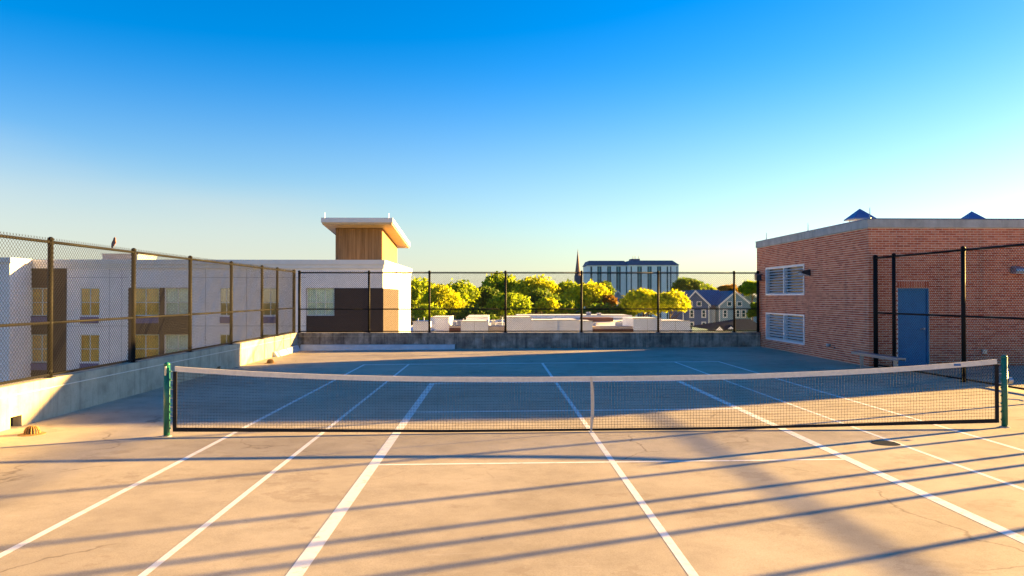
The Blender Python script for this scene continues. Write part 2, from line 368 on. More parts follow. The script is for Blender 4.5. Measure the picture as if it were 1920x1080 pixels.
def fence(label, p0, u, dists, z0, z1, zm, base, side, ends=(), r=.030, group=None):
    """p0: start, u: unit direction, dists: post distances; the mesh hangs on the 'side' face of the posts"""
    u = Vector((*u, 0)); p0 = Vector((*p0, 0)); nrm = Vector((-u.y, u.x, 0))*side
    t = thing('chain_link_fence', label, 'fence', tuple(p0+u*dists[0]), group)
    for i, d in enumerate(dists):
        p = p0+u*d; rr = r*1.25 if i in ends else r
        b0 = base if base is not None else fz(p.x)
        m = MB().tube(p+Vector((0, 0, b0)), p+Vector((0, 0, z1+.01)), rr, 12); po = m.build('post', 'black_steel', t, True)
        m = MB().lathe((p.x, p.y, z1+.012), [(rr*1.15, 0), (rr*1.15, .025), (rr*.9, .045), (rr*.4, .06)], 12); sub('cap', m, 'black_steel', po, smooth=True)
        for zz in (z0+.10, zm, z1-.05): sub('band', MB().lathe((p.x, p.y, zz-.012), [(rr*1.12, 0), (rr*1.12, .024)], 12), 'black_steel', po)
        m = MB().box(p.x-.07, p.x+.07, p.y-.07, p.y+.07, b0-.01, b0+.012); sub('base_plate', m, 'black_steel', po)
    a, b = p0+u*dists[0], p0+u*dists[-1]
    for d0, d1 in zip(dists[:-1], dists[1:]):
        for nm, zz, rr in (('top_rail', z1-.02, .027), ('middle_rail', zm, .024), ('bottom_rail', z0+.03, .022)):
            MB().tube(p0+u*(d0+r)+Vector((0, 0, zz)), p0+u*(d1-r)+Vector((0, 0, zz)), rr, 10).build(nm, 'black_steel', t, True)
        chain_panel(p0+u*d0+nrm*(r+.004), u, d1-d0, z0+.0, z1+.045).build('chain_link_panel', 'black_vinyl', t)
    return t
FX = DX0-.10
ly = [-10.1, -7.05, -4.0, -1.02, 2.05, 5.15, 8.23, 11.3, 14.3, 16.1, 18.42]
fence('black chain-link fence on the left parapet in front of the hotel', (FX, 0), (0, 1), ly, WT+.02, 3.05, 1.60, WT, -1, (10,), .046)
fy = DY1+.10
fx = [FX+.16, -6.45, -4.06, -1.04, 1.99, 5.06, 8.12, 9.08]
fence('black chain-link fence across the far end of the court', (0, fy), (1, 0), fx, WT+.02, 3.02, 1.56, WT, -1, (0, 7), .044)
ru = Vector((.05, -1, 0)).normalized()
rd = [0.02, .92, 3.75, 6.85, 8.9, 9.9, 10.35, 10.9, 12.1, 15.2, 18.3, 21.4]
fence('tall black chain-link fence beside the brick building on the right', (9.30, 9.66), (ru.x, ru.y), rd, .10, 3.17, 1.60, None, 1, (0,), .047)

# ------------------------------------------------------------------ net and posts
def top_z(x): return fz(x)+.84+.22*(abs(x)/6.4)**2.5
def bot_z(x): return fz(x)+.025+.055*max(0, (abs(x)-2.2)/4.2)
NX = 6.30
net = thing('tennis_net', 'black tennis net with white top tape stretched across the court', 'net', (0, 0, 0))
xs = np.linspace(-NX, NX, 65)
def ribbon(zf0, zf1, th, xs=xs, yo=0):
    m = MB()
    for a, b in zip(xs[:-1], xs[1:]):
        m.hexa([(a, yo-th, zf0(a)), (b, yo-th, zf0(b)), (b, yo+th, zf0(b)), (a, yo+th, zf0(a)), (a, yo-th, zf1(a)), (b, yo-th, zf1(b)), (b, yo+th, zf1(b)), (a, yo+th, zf1(a))])
    return m
ribbon(lambda x: top_z(x)-.075, top_z, .011).build('top_tape', 'net_tape', net)
ribbon(lambda x: bot_z(x)-.012, lambda x: bot_z(x)+.022+.03*(abs(x)/6.4)**2, .006).build('bottom_band', 'net_cord', net)
m = MB()
nv = int(2*NX/.045)
for i in range(1, nv):
    x = -NX+i*2*NX/nv; sag = .012*math.sin(i*1.7)
    m.tube((x, .0, bot_z(x)), (x+sag*.2, .0, top_z(x)-.07), .0021, 4, cap=False)
rows = 19
for j in range(1, rows):
    f_ = j/rows
    for a, b in zip(xs[:-1], xs[1:]):
        za, zb = bot_z(a)+f_*(top_z(a)-.05-bot_z(a)), bot_z(b)+f_*(top_z(b)-.05-bot_z(b)); m.tube((a, .0035, za), (b, .0035, zb), .0021, 4, cap=False)
m.build('net_mesh', 'net_cord', net)
for s in (-1, 1):
    x = s*NX; MB().hexa([(x-.028, -.008, bot_z(x)-.01), (x+.028, -.008, bot_z(x)-.01), (x+.028, .008, bot_z(x)-.01), (x-.028, .008, bot_z(x)-.01),
                         (x-.028, -.008, top_z(x)-.076), (x+.028, -.008, top_z(x)-.076), (x+.028, .008, top_z(x)-.076), (x-.028, .008, top_z(x)-.076)]).build('side_band', 'net_cord', net)
    m = MB()
    for z in np.linspace(.12, top_z(x)-.08, 7): m.tube((x, 0, z), (s*6.42, 0, z+.01), .004, 6)
    m.build('lacing', 'net_tape', net)
m = MB()
for k in range(6):
    z0, z1 = fz(0)+.03+k*.135, fz(0)+.03+(k+1)*.135; w0, w1 = [.016+.012*math.sin(math.pi*q/6) for q in (k, k+1)]; o0, o1 = [.022*math.sin(math.pi*q/6) for q in (k, k+1)]
    m.hexa([(o0-w0, -.019, z0), (o0+w0, -.019, z0), (o0+w0, -.014, z0), (o0-w0, -.014, z0), (o1-w1, -.019, z1), (o1+w1, -.019, z1), (o1+w1, -.014, z1), (o1-w1, -.014, z1)])
m.build('centre_strap', 'strap', net)
MB().tube((0, -.01, fz(0)-.01), (0, -.01, fz(0)+.05), .012, 8).build('strap_anchor', 'galvanised', net)
MB().box(5.62, 5.73, -.0135, -.0112, top_z(5.67)-.048, top_z(5.67)-.018).build('tape_label', 'blue_label', net)
for s, lab in ((-1, 'green steel net post at the left end of the net'), (1, 'green steel net post with winding gear at the right end of the net')):
    x = s*6.42; b = fz(x); t = thing('net_post', lab, 'post', (x, 0, b), 'net posts')
    MB().tube((x, 0, b-.02), (x, 0, b+1.075), .045, 18).build('post', 'green_paint', t, True)
    MB().lathe((x, 0, b+1.076), [(.047, 0), (.047, .012), (.036, .030), (.012, .040)], 18).build('cap', 'green_paint', t, True)
    MB().lathe((x, 0, b+.0), [(.075, 0), (.075, .01), (.05, .014)], 18).build('floor_collar', 'galvanised', t)
    m = MB()
    for z in np.linspace(.12, .98, 8): m.box(x-s*.060, x-s*.043, -.008, .008, b+z-.012, b+z+.012)
    m.build('lacing_bar', 'green_paint', t)
    if s > 0:
        m = MB().tube((x+.04, 0, b+.72), (x+.11, 0, b+.72), .05, 16).build('winding_gear', 'galvanised', t)
        m = MB().tube((x+.02, -.05, b+.44), (x+.20, -.05, b+.425), .009, 8).tube((x+.20, -.05, b+.425), (x+.20, -.13, b+.42), .012, 8); m.build('crank_handle', 'aluminium', t)
    else:
        MB().box(x-.012, x+.012, -.062, -.044, b+.92, b+1.06).build('pulley_plate', 'galvanised', t)

# ------------------------------------------------------------------ small deck things
def dome_drain(px, py, label, r):
    rx, ry, rz = ray(px, py); k = (TILT*CX-CH)/(rz-TILT*rx); x, y = CX+rx*k, CY+ry*k; z = fz(x)
    t = thing('roof_drain', label, 'drain', (x, y, z), 'domed roof drains')
    MB().lathe((x, y, z), [(r*1.9, .0), (r*1.9, .006), (r*1.2, .014)], 24).build('flange', 'rust_iron', t)
    for i in range(16):
        a = 2*math.pi*i/16; m = MB(); pr = [(r*1.05, .012), (r*1.0, .55*r), (r*.8, .95*r), (r*.42, 1.2*r)]
        for (ra, za), (rb, zb) in zip(pr[:-1], pr[1:]): m.tube((x+ra*math.cos(a), y+ra*math.sin(a), z+za), (x+rb*math.cos(a), y+rb*math.sin(a), z+zb), r*.10, 6)
        m.build('rib', 'rust_iron', t)
    MB().lathe((x, y, z), [(r*.5, 1.12*r), (r*.45, 1.25*r), (r*.15, 1.3*r)], 16).build('crown', 'rust_iron', t, True)
    MB().lathe((x, y, z), [(r*.86, .012), (r*.82, .5*r), (r*.6, .9*r), (r*.3, 1.1*r)], 14).build('strainer', 'plate_dark', t)
dome_drain(60, 814, 'rusty ribbed dome drain by the left wall near the net', .10)
dome_drain(507, 681, 'small rusty dome drain in the far left corner', .10)
rx, ry, rz = ray(1661, 831); k = (TILT*CX-CH)/(rz-TILT*rx); x, y = CX+rx*k, CY+ry*k
tag(MB().lathe((x, y, fz(x)-.004), [(.19, 0), (.19, .006), (.185, .0065)], 28).build('dark_disc', 'dark_shingle'), 'round dark disc on the deck right of the net', 'cover')  # flat dark disc forming the round mark on the deck
# bench
bt = thing('bench', 'aluminium bench against the corner of the brick building', 'bench', (9.1, 9.3, .06))
def plane_pt(px, py, z): x, y, zz = ray(px, py); k = (z-CH)/zz; return Vector((CX+x*k, CY+y*k, 0))
ba, bb = plane_pt(1604, 660, .48), plane_pt(1690, 673, .48); bu = (bb-ba).normalized(); bn = Vector((-bu.y, bu.x, 0)); bz = .06
def obox(a, b, n, w0, w1, z0, z1):
    return MB().hexa([a+n*w0+Vector((0, 0, z0)), b+n*w0+Vector((0, 0, z0)), b+n*w1+Vector((0, 0, z0)), a+n*w1+Vector((0, 0, z0)), a+n*w0+Vector((0, 0, z1)), b+n*w0+Vector((0, 0, z1)), b+n*w1+Vector((0, 0, z1)), a+n*w1+Vector((0, 0, z1))])
obox(ba, bb, bn, -.125, .125, bz+.40, bz+.44).build('seat', 'aluminium', bt, bevel=.006)
for w in (-.118, .106): obox(ba, bb, bn, w, w+.012, bz+.362, bz+.399).build('seat_edge', 'aluminium', bt)
for d in (.15*(bb-ba).length, .88*(bb-ba).length):
    p = ba+bu*d; obox(p-bu*.03, p+bu*.03, bn, -.04, .04, bz+.03, bz+.399).build('leg', 'aluminium', bt)
    obox(p-bu*.03, p+bu*.03, bn, -.18, .18, bz-.0, bz+.029).build('foot', 'aluminium', bt)
# bird on the left fence rail
by, bz_ = at_x(213, 470, FX)
bird = thing('bird', 'small reddish brown bird perched on the left fence', 'bird', (FX, by, 3.09))
bv = bpy.data.meshes.new('body'); seg = 12
prof = [(-.10, -.09, .012), (-.07, -.05, .020), (-.04, .0, .046), (.0, .05, .062), (.025, .095, .060), (.035, .135, .042), (.042, .165, .036), (.05, .195, .034), (.056, .222, .012)]
m = MB(); k0 = 0
for (yy, zz, rr) in prof:
    for i in range(seg): a = 2*math.pi*i/seg; m.v.append((FX+.75*rr*math.cos(a), by+.75*(yy+rr*.5*math.sin(a)), 3.10+.75*(zz+.03+rr*.8*math.sin(a))))
for j in range(len(prof)-1):
    for i in range(seg): m.f.append((j*seg+i, j*seg+(i+1) % seg, (j+1)*seg+(i+1) % seg, (j+1)*seg+i))
m.f += [tuple(range(seg))[::-1], tuple((len(prof)-1)*seg+i for i in range(seg))]
m.build('body', 'bird_feather', bird, True)
MB().tube((FX, by+.045, 3.272), (FX, by+.078, 3.266), .007, 6, .001).build('beak', 'beak', bird)
for s in (-1, 1): MB().tube((FX+s*.012, by+.0, 3.065), (FX+s*.012, by+.005, 3.15), .003, 5).build('leg', 'beak', bird)

# ------------------------------------------------------------------ brick building
BX0, BX1, BY0, BY1, BH = 9.16, 22.0, 9.75, 18.95, 4.02
br = thing('brick_building', 'red brick rooftop building with concrete coping, louvres and a blue door', 'building', (BX0, BY0, 0))
louv = [(14.24, 17.86, 2.13, 3.14), (14.24, 17.86, .42, 1.41)]      # y0 y1 z0 z1
door = (10.0, 10.9, fz(10.4), 2.30)
G = .005
m = MB()      # mortar core with real openings
def core_front(m):
    m.box(BX0+G, door[0], BY0+G, BY0+.3, -.1, BH).box(door[1], BX1, BY0+G, BY0+.3, -.1, BH).box(door[0], door[1], BY0+G, BY0+.3, door[3], BH)
core_front(m)
ys = [BY0+.3, 14.24, 17.86, BY1]
m.box(BX0+G, BX0+.3, ys[0], ys[1], -.1, BH).box(BX0+G, BX0+.3, ys[2], ys[3], -.1, BH)
for z0, z1 in ((-.1, .42), (1.41, 2.13), (3.14, BH)): m.box(BX0+G, BX0+.3, ys[1], ys[2], z0, z1)
m.box(BX0+.3, BX1, BY1-.3, BY1, -.1, BH).box(BX1-.3, BX1, BY0+.3, BY1-.3, -.1, BH)
m.build('wall', 'mortar', br)
MB().box(BX0+.3, BX1-.3, BY0+.3, BY1-.3, 3.6, 3.75).build('roof', 'membrane', br)
BL_, BHt, PZ, PX = .190, .0545, .0677, .2032
proto_f = MB().box(0, BL_, 0, .05, 0, BHt).mesh('brick', 'brick_clay'); proto_l = MB().box(0, .05, 0, BL_, 0, BHt).mesh('brick', 'brick_clay')
single, rest = [], MB()
nc = int((BH+.06)/PZ)
for j in range(nc):
    z = -.05+j*PZ; off = (j % 2)*PX/2
    x = BX0-off+(.0 if j % 2 == 0 else 0)
    while x < BX1-.02:                                 # front face
        a, b = max(x, BX0), min(x+BL_, BX1)
        if j % 2 == 1 and x < BX0: a = BX0
        inside = a < door[1]+.005 and b > door[0]-.005 and z < door[3]+.21
        if inside:
            if a < door[0]-.06: b = door[0]-.008; inside = False
            elif b > door[1]+.06: a = door[1]+.008; inside = False
        if not inside and b-a > .03:
            single.append((0, a, z, b-a, j))
        x += PX
    y = BY0+.051-(PX/2-.0)*(1-j % 2)
    while y < BY1-.02:                                 # left face
        a, b = max(y, BY0+.052), min(y+BL_, BY1); skip = False
        for (ya, yb, za, zb) in louv:
            if z+BHt > za-.005 and z < zb+.005 and b > ya-.005 and a < yb+.005:
                if a < ya-.06: b = ya-.008
                elif b > yb+.06: a = yb+.008
                else: skip = True
        if not skip and b-a > .03: single.append((1, a, z, b-a, j))
        y += PX
for i in range(13):                                    # soldier course over the door
    x = door[0]-.02+i*.0715; rest.box(x, x+.061, BY0-.001, BY0+.05, door[3]+.008, door[3]+.2)
# the 300 bricks that show largest: full ones on the front face by the corner
full = [s for s in single if s[0] == 0 and s[3] > .19]
full.sort(key=lambda s: abs(s[1]-9.9)+abs(s[2]-3.4)*.9)
chosen = set(full[:300])
for s in single:
    if s in chosen:
        o = link('brick', proto_f, br); o.location = (s[1], BY0-.002*random.random(), s[2])
        o.matrix_parent_inverse = Matrix.Translation(-br.location)
    elif s[0] == 0: d = .003*random.random(); rest.box(s[1], s[1]+s[3], BY0-d, BY0+.05, s[2], s[2]+BHt)
    else: d = .003*random.random(); rest.box(BX0-d, BX0+.05, s[1], s[1]+s[3], s[2], s[2]+BHt)
o = rest.build('brick_courses', 'brick_clay', br); o['kind'] = 'stuff'
MB().box(BX0-.035, BX1+.03, BY0-.035, BY0+.33, BH+.002, 4.26).build('coping', 'coping_concrete', br, bevel=.008)
MB().box(BX0-.035, BX0+.33, BY0+.332, BY1+.03, BH+.002, 4.26).build('coping', 'coping_concrete', br, bevel=.008)
MB().box(BX0+.332, BX1+.03, BY1-.33, BY1+.03, BH+.002, 4.26).build('coping', 'coping_concrete', br)
MB().box(BX0-.045, BX0+.34, BY0-.045, BY1+.04, 4.262, 4.285).build('coping_cap', 'blue_cap', br)
MB().box(BX0+.342, BX1+.04, BY0-.045, BY0+.34, 4.262, 4.285).build('coping_cap', 'blue_cap', br)
for (y0, y1, z0, z1) in louv:
    fr = MB(); ym = (y0+y1)/2
    fr.box(BX0-.03, BX0+.12, y0-.03, y0+.03, z0-.03, z1+.03).box(BX0-.03, BX0+.12, y1-.03, y1+.03, z0-.03, z1+.03)
    fr.box(BX0-.03, BX0+.12, y0+.031, y1-.031, z0-.03, z0+.03).box(BX0-.03, BX0+.12, y0+.031, y1-.031, z1-.03, z1+.03).box(BX0-.028, BX0+.12, ym-.025, ym+.025, z0+.031, z1-.031)
    lf = fr.build('louvre', 'white_metal', br)
    sub('back', MB().box(BX0+.13, BX0+.14, y0, y1, z0, z1), 'dark_lamp', lf)
    ns = 9
    for a, b in ((y0+.031, ym-.026), (ym+.026, y1-.031)):
        for k in range(ns):
            zc = z0+.035+(k)*(z1-z0-.07)/ns; h = (z1-z0-.07)/ns
            sub('slat', MB().hexa([(BX0-.02, a, zc), (BX0-.02, b, zc), (BX0-.012, b, zc-.004), (BX0-.012, a, zc-.004), (BX0+.09, a, zc+h*.5), (BX0+.09, b, zc+h*.5), (BX0+.098, b, zc+h*.5-.006), (BX0+.098, a, zc+h*.5-.006)]), 'white_metal', lf)
# door
dr = MB().box(door[0]+.05, door[1]-.05, BY0+.06, BY0+.105, door[2]+.015, door[3]-.05).build('door', 'blue_door', br)
fr = MB().box(door[0]+.002, door[0]+.048, BY0+.03, BY0+.14, door[2], door[3]-.002).box(door[1]-.048, door[1]-.002, BY0+.03, BY0+.14, door[2], door[3]-.002).box(door[0]+.049, door[1]-.049, BY0+.03, BY0+.14, door[3]-.048, door[3]-.002)
sub('door_frame', fr, 'blue_door', dr)
hx = door[1]-.14
sub('handle', MB().tube((hx, BY0+.06, 1.14), (hx, BY0+.0, 1.14), .028, 14).tube((hx, BY0+.005, 1.14), (hx-.12, BY0+.005, 1.14), .012, 8), 'aluminium', dr)
# wall lamps, pipe stub, outlet
def wall_lamp(label, c, axis, mat='dark_lamp'):
    t = thing('wall_lamp', label, 'lamp', c); x, y, z = c
    if axis == 'x':
        MB().hexa([(x-.32, y-.16, z-.03), (x-.0, y-.16, z-.13), (x-.0, y+.16, z-.13), (x-.32, y+.16, z-.03), (x-.30, y-.15, z+.04), (x-.0, y-.15, z+.10), (x-.0, y+.15, z+.10), (x-.30, y+.15, z+.04)]).build('housing', mat, t, bevel=.015)
        MB().hexa([(x-.31, y-.14, z-.050), (x-.02, y-.14, z-.140), (x-.02, y+.14, z-.140), (x-.31, y+.14, z-.050), (x-.31, y-.14, z-.034), (x-.02, y-.14, z-.126), (x-.02, y+.14, z-.126), (x-.31, y+.14, z-.034)]).build('lens', 'lens', t)
    else:
        MB().hexa([(x-.17, y-.24, z-.06), (x+.17, y-.24, z-.06), (x+.17, y, z-.10), (x-.17, y, z-.10), (x-.15, y-.22, z+.03), (x+.15, y-.22, z+.03), (x+.15, y, z+.11), (x-.15, y, z+.11)]).build('housing', mat, t, bevel=.015)
        MB().box(x-.14, x+.14, y-.21, y-.03, z-.112, z-.082).build('lens', 'lens', t)
wall_lamp('dark wall lamp beside the louvres of the brick building', (BX0-.001, 13.85, 2.88), 'x')
wall_lamp('pale wall lamp right of the blue door', (13.42, BY0-.004, 2.82), 'y', 'galvanised')
t = thing('outlet_box', 'small grey outlet box low on the brick front', 'outlet', (12.47, BY0, .48))
MB().box(12.40, 12.54, BY0-.05, BY0-.004, .42, .55).build('box', 'galvanised', t, bevel=.006); MB().box(12.415, 12.525, BY0-.062, BY0-.051, .435, .535).build('lid', 'aluminium', t)
t = thing('pipe_stub', 'grey pipe stub low on the shaded brick side', 'pipe', (BX0, 12.23, .5))
MB().tube((BX0-.12, 12.23, .52), (BX0-.001, 12.23, .52), .05, 14).build('pipe', 'galvanised', t, True); MB().tube((BX0-.03, 11.9, .46), (BX0-.001, 11.9, .46), .025, 10).build('plug', 'dark_lamp', t)
t = thing('floodlight', 'small dark floodlight on a bracket at the far fence corner', 'lamp', (BX0, 17.9, 2.8))
MB().tube((BX0-.001, 18.3, 2.93), (BX0-.3, 18.3, 2.93), .018, 8).tube((BX0-.001, 18.3, 2.72), (BX0-.3, 18.3, 2.72), .018, 8).build('bracket', 'dark_lamp', t)
MB().hexa([(BX0-.36, 17.95, 2.68), (BX0-.16, 17.95, 2.68), (BX0-.16, 18.2, 2.72), (BX0-.36, 18.2, 2.72), (BX0-.36, 17.95, 2.90), (BX0-.16, 17.95, 2.90), (BX0-.16, 18.2, 2.96), (BX0-.36, 18.2, 2.96)]).build('head', 'dark_lamp', t, bevel=.01)
# roof vents with pyramid hats, lightning rods
def vent(px, py, Y, label, w, h=.34):
    x, z = at_y(px, py, Y); zt = z; t = thing('roof_vent', label, 'vent', (x, Y, 3.75), 'hooded roof vents')
    MB().box(x-w*.55, x+w*.55, Y-w*.55, Y+w*.55, 3.751, zt-h-.12).build('curb', 'galvanised', t)
    for sx in (-1, 1):
        for sy in (-1, 1): MB().tube((x+sx*w*.5, Y+sy*w*.5, zt-h-.12), (x+sx*w*.75, Y+sy*w*.75, zt-h+.005), .014, 6).build('strut', 'galvanised', t)
    k = zt-h; MB().prism([(x-w, Y-w, k-.03), (x+w, Y-w, k-.03), (x+w, Y+w, k-.03), (x-w, Y+w, k-.03)], (0, 0, .03)).build('hood_rim', 'blue_cap', t)
    q = MB(); c = [(x-w, Y-w, k+.001), (x+w, Y-w, k+.001), (x+w, Y+w, k+.001), (x-w, Y+w, k+.001)]
    for i in range(4): q.poly([c[i], c[(i+1) % 4], (x, Y, zt)])
    q.poly(c[::-1]); q.build('hood', 'blue_cap', t)
vent(1612, 391, 12.6, 'blue pyramid hooded roof vent near the building corner', .36)
vent(1822, 396, 13.0, 'blue pyramid hooded roof vent further right on the roof', .36)
for px, py0, Y, lab in ((1437, 436, 18.8, 'thin lightning rod at the far roof corner'), (1515, 418, 14.2, 'thin lightning rod midway along the roof edge'), (1632, 389, 9.9, 'thin lightning rod at the near roof corner')):
    zt = at_x(px, py0, BX0+.1)[1] if px < 1600 else at_y(px, py0, Y)[1]; xx = BX0+.12
    if px < 1600: Y = at_x(px, py0, xx)[0]
    t = thing('lightning_rod', lab, 'rod', (xx, Y, 4.285), 'lightning rods on the brick building')
    MB().tube((xx, Y, 4.285), (xx, Y, zt), .016, 6, .008).build('rod', 'galvanised', t); MB().lathe((xx, Y, 4.286), [(.035, 0), (.035, .03), (.014, .045)], 10).build('base', 'galvanised', t)

# ------------------------------------------------------------------ hotel on the left
HY = 37.5
def hx_(px): return at_y(px, 560, HY)[0]
def hz_(py): return at_y(400, py, HY)[1]
ho = thing('hotel_building', 'white and dark panelled hotel behind the left fence', 'building', (-18, HY, GZ))
HXR, HXL = hx_(718), -46.0; HT = hz_(487); HYB = at_x(770, 506, HXR)[0]
def facade(m, x0, x1, z0, z1, openings, Y, depth=.18):
    """front wall sheet facing -Y with real openings and reveals"""
    X = sorted({x0, x1, *[o[0] for o in openings], *[o[1] for o in openings]}); Z = sorted({z0, z1, *[o[2] for o in openings], *[o[3] for o in openings]})
    for a, b in zip(X[:-1], X[1:]):
        for c, d in zip(Z[:-1], Z[1:]):
            xm, zm = (a+b)/2, (c+d)/2
            if not any(o[0] < xm < o[1] and o[2] < zm < o[3] for o in openings): m.poly([(a, Y, c), (b, Y, c), (b, Y, d), (a, Y, d)])
    for (a, b, c, d) in openings:
        q = Y+depth; m.poly([(a, Y, c), (a, q, c), (a, q, d), (a, Y, d)]); m.poly([(b, Y, c), (b, Y, d), (b, q, d), (b, q, c)]); m.poly([(a, Y, d), (a, q, d), (b, q, d), (b, Y, d)]); m.poly([(a, Y, c), (b, Y, c), (b, q, c), (a, q, c)])
rows = [(540, 592), (627, 679), (714, 766)]
wins = [(58, 99, 'sun_reflection_curtain', 1), (150, 187, 'sun_reflection_curtain', 1), (247, 299, 'sun_reflection_curtain', 1), (309, 358, 'pale_curtain', 1), (412, 437, 'room_dark', 1), (491, 523, 'room_dark', 1), (575, 627, 'pale_curtain', 2)]
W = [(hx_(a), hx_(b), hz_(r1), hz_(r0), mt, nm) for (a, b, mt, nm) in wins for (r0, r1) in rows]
op = [w[:4] for w in W]
panels = [(hx_(36), hx_(125), GZ, hz_(503)), (hx_(241), hx_(359.5), GZ, hz_(539.5)), (hx_(574.5), HXR, GZ, hz_(540.5))]
m = MB(); facade(m, HXL, HXR, GZ, HT-.02, op, HY); m.poly([(HXR, HY, GZ), (HXR, HYB, GZ), (HXR, HYB, HT-.02), (HXR, HY, HT-.02)])
m.poly([(HXL, HYB, GZ), (HXL, HY, GZ), (HXL, HY, HT-.02), (HXL, HYB, HT-.02)]); m.poly([(HXR, HYB, GZ), (HXL, HYB, GZ), (HXL, HYB, HT-.02), (HXR, HYB, HT-.02)])
m.build('wall', 'white_siding', ho)
MB().poly([(HXL, HY, HT-.45), (HXR, HY, HT-.45), (HXR, HYB, HT-.45), (HXL, HYB, HT-.45)]).build('roof', 'membrane', ho)
for (a, b, c, d) in panels:                           # dark cladding is a second sheet 3 cm proud, pierced by the same openings
    q = MB(); o2 = [o for o in op if o[0] >= a-.05 and o[1] <= b+.05]
    facade(q, a, b, c, d, o2, HY-.03, .03); q.poly([(a, HY-.03, d), (b, HY-.03, d), (b, HY, d), (a, HY, d)]); q.poly([(a, HY, c), (a, HY-.03, c), (a, HY-.03, d), (a, HY, d)])
    if b < HXR-.1: q.poly([(b, HY-.03, c), (b, HY, c), (b, HY, d), (b, HY-.03, d)])
    q.build('dark_cladding', 'dark_panel', ho)
ys0 = at_x(747, 580, HXR)[0]
q = MB(); q.box(HXR+.001, HXR+.03, HY-.03, ys0, GZ, hz_(540.5)); q.build('dark_cladding', 'dark_panel', ho)
for z0, z1, pr in ((HT-.30, HT, .14), (HT-.56, HT-.302, .08)):
    MB().box(HXL, HXR+pr, HY-pr, HY+.2, z0, z1).build('parapet_band', 'cap_white', ho); MB().box(HXR-.2, HXR+pr, HY+.201, HYB, z0, z1).build('parapet_band', 'cap_white', ho)
for a_, b_ in ((125.5, 240.5), (360, 574)):
    for pz in (520, 611, 698): MB().box(hx_(a_), hx_(b_), HY-.012, HY-.001, hz_(pz+.5), hz_(pz-.2)).build('joint', 'unit_grey', ho)
for px_ in (205, 228, 385, 462, 548): MB().box(hx_(px_), hx_(px_)+.02, HY-.010, HY-.001, GZ, HT-.6).build('joint', 'unit_grey', ho)
for (a, b, c, d, mt, nm) in W:
    q = MB(); t_ = .05; y0, y1 = HY+.04, HY+.13
    q.box(a, a+t_, y0, y1, c, d).box(b-t_, b, y0, y1, c, d).box(a+t_, b-t_, y0, y1, c, c+t_).box(a+t_, b-t_, y0, y1, d-t_, d)
    for k in range(nm): xm = a+(b-a)*(k+1)/(nm+1); q.box(xm-.02, xm+.02, y0+.01, y1-.01, c+t_, d-t_)
    zm = c+(d-c)*.48; q.box(a+t_, b-t_, y0+.012, y1-.012, zm-.02, zm+.02)
    wo = q.build('window', 'window_frame', ho)
    sub('pane', MB().box(a+t_, b-t_, HY+.08, HY+.09, c+t_, d-t_), 'window_glass' if mt != 'room_dark' else 'dark_glass', wo)
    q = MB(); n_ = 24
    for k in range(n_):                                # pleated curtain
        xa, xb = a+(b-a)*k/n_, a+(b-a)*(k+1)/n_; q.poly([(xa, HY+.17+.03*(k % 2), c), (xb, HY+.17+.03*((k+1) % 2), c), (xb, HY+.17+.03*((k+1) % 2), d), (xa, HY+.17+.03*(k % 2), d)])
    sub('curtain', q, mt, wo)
    if nm == 1 and mt != 'pale_curtain':
        zb = c-.06; g = MB().box(a+.03, b-.03, HY-.06, HY-.035, zb-.42, zb)
        for k in range(7): g.box(a+.05, b-.05, HY-.075, HY-.061, zb-.40+k*.055, zb-.37+k*.055)
        g.build('vent_grille', 'vent_blue', ho)
# wing stepping forward at the far left
WY = HY-2.2; wx = at_y(18, 560, WY)[0]
MB().box(HXL-2, wx, WY, HY-.001, GZ, HT-.3).build('wing', 'white_siding', ho)
MB().box(HXL-2, wx+.1, WY-.1, HY-.16, HT-.298, HT+.02).build('wing_parapet', 'cap_white', ho)
# roof tower with shed roof
TX0, TX1 = at_y(629, 500, HY+1.2)[0], at_y(716, 500, HY+1.2)[0]; TY0 = HY+1.2; TY1 = at_x(744, 470, TX1)[0]
tz0 = at_y(670, 428, TY0)[1]; tz1 = at_x(744, 462, TX1)[1]
tw = MB().hexa([(TX0, TY0, HT-.45), (TX1, TY0, HT-.45), (TX1, TY1, HT-.45), (TX0, TY1, HT-.45), (TX0, TY0, tz0), (TX1, TY0, tz0), (TX1, TY1, tz1), (TX0, TY1, tz1)]).build('roof_tower', 'wood_cladding', ho)
nb = 26
for k in range(nb):
    a = TX0+(TX1-TX0)*k/nb; sub('batten', MB().box(a+.012, a+(TX1-TX0)/nb-.012, TY0-.03, TY0-.002, HT-.4, tz0-.02), 'wood_cladding', tw)
nb = 14
for k in range(nb):
    a, b = TY0+(TY1-TY0)*k/nb+.02, TY0+(TY1-TY0)*(k+1)/nb-.02; za, zb = [tz0+(tz1-tz0)*(q-TY0)/(TY1-TY0)-.03 for q in (a, b)]
    sub('batten', MB().hexa([(TX1+.002, a, HT-.4), (TX1+.03, a, HT-.4), (TX1+.03, b, HT-.4), (TX1+.002, b, HT-.4), (TX1+.002, a, za), (TX1+.03, a, za), (TX1+.03, b, zb), (TX1+.002, b, zb)]), 'wood_cladding', tw)
sl_ = (tz1-tz0)/(TY1-TY0); ov = .95; ry0, ry1 = TY0-1.3, TY1+1.0
rx0, rx1 = at_y(604, 420, ry0)[0], at_y(735, 420, ry0)[0]
def rz_(y): return tz0+.02+sl_*(y-TY0)
MB().hexa([(rx0, ry0, rz_(ry0)), (rx1, ry0, rz_(ry0)), (rx1, ry1, rz_(ry1)), (rx0, ry1, rz_(ry1)), (rx0, ry0, rz_(ry0)+.12), (rx1, ry0, rz_(ry0)+.12), (rx1, ry1, rz_(ry1)+.12), (rx0, ry1, rz_(ry1)+.12)]).build('tower_soffit', 'soffit', ho)
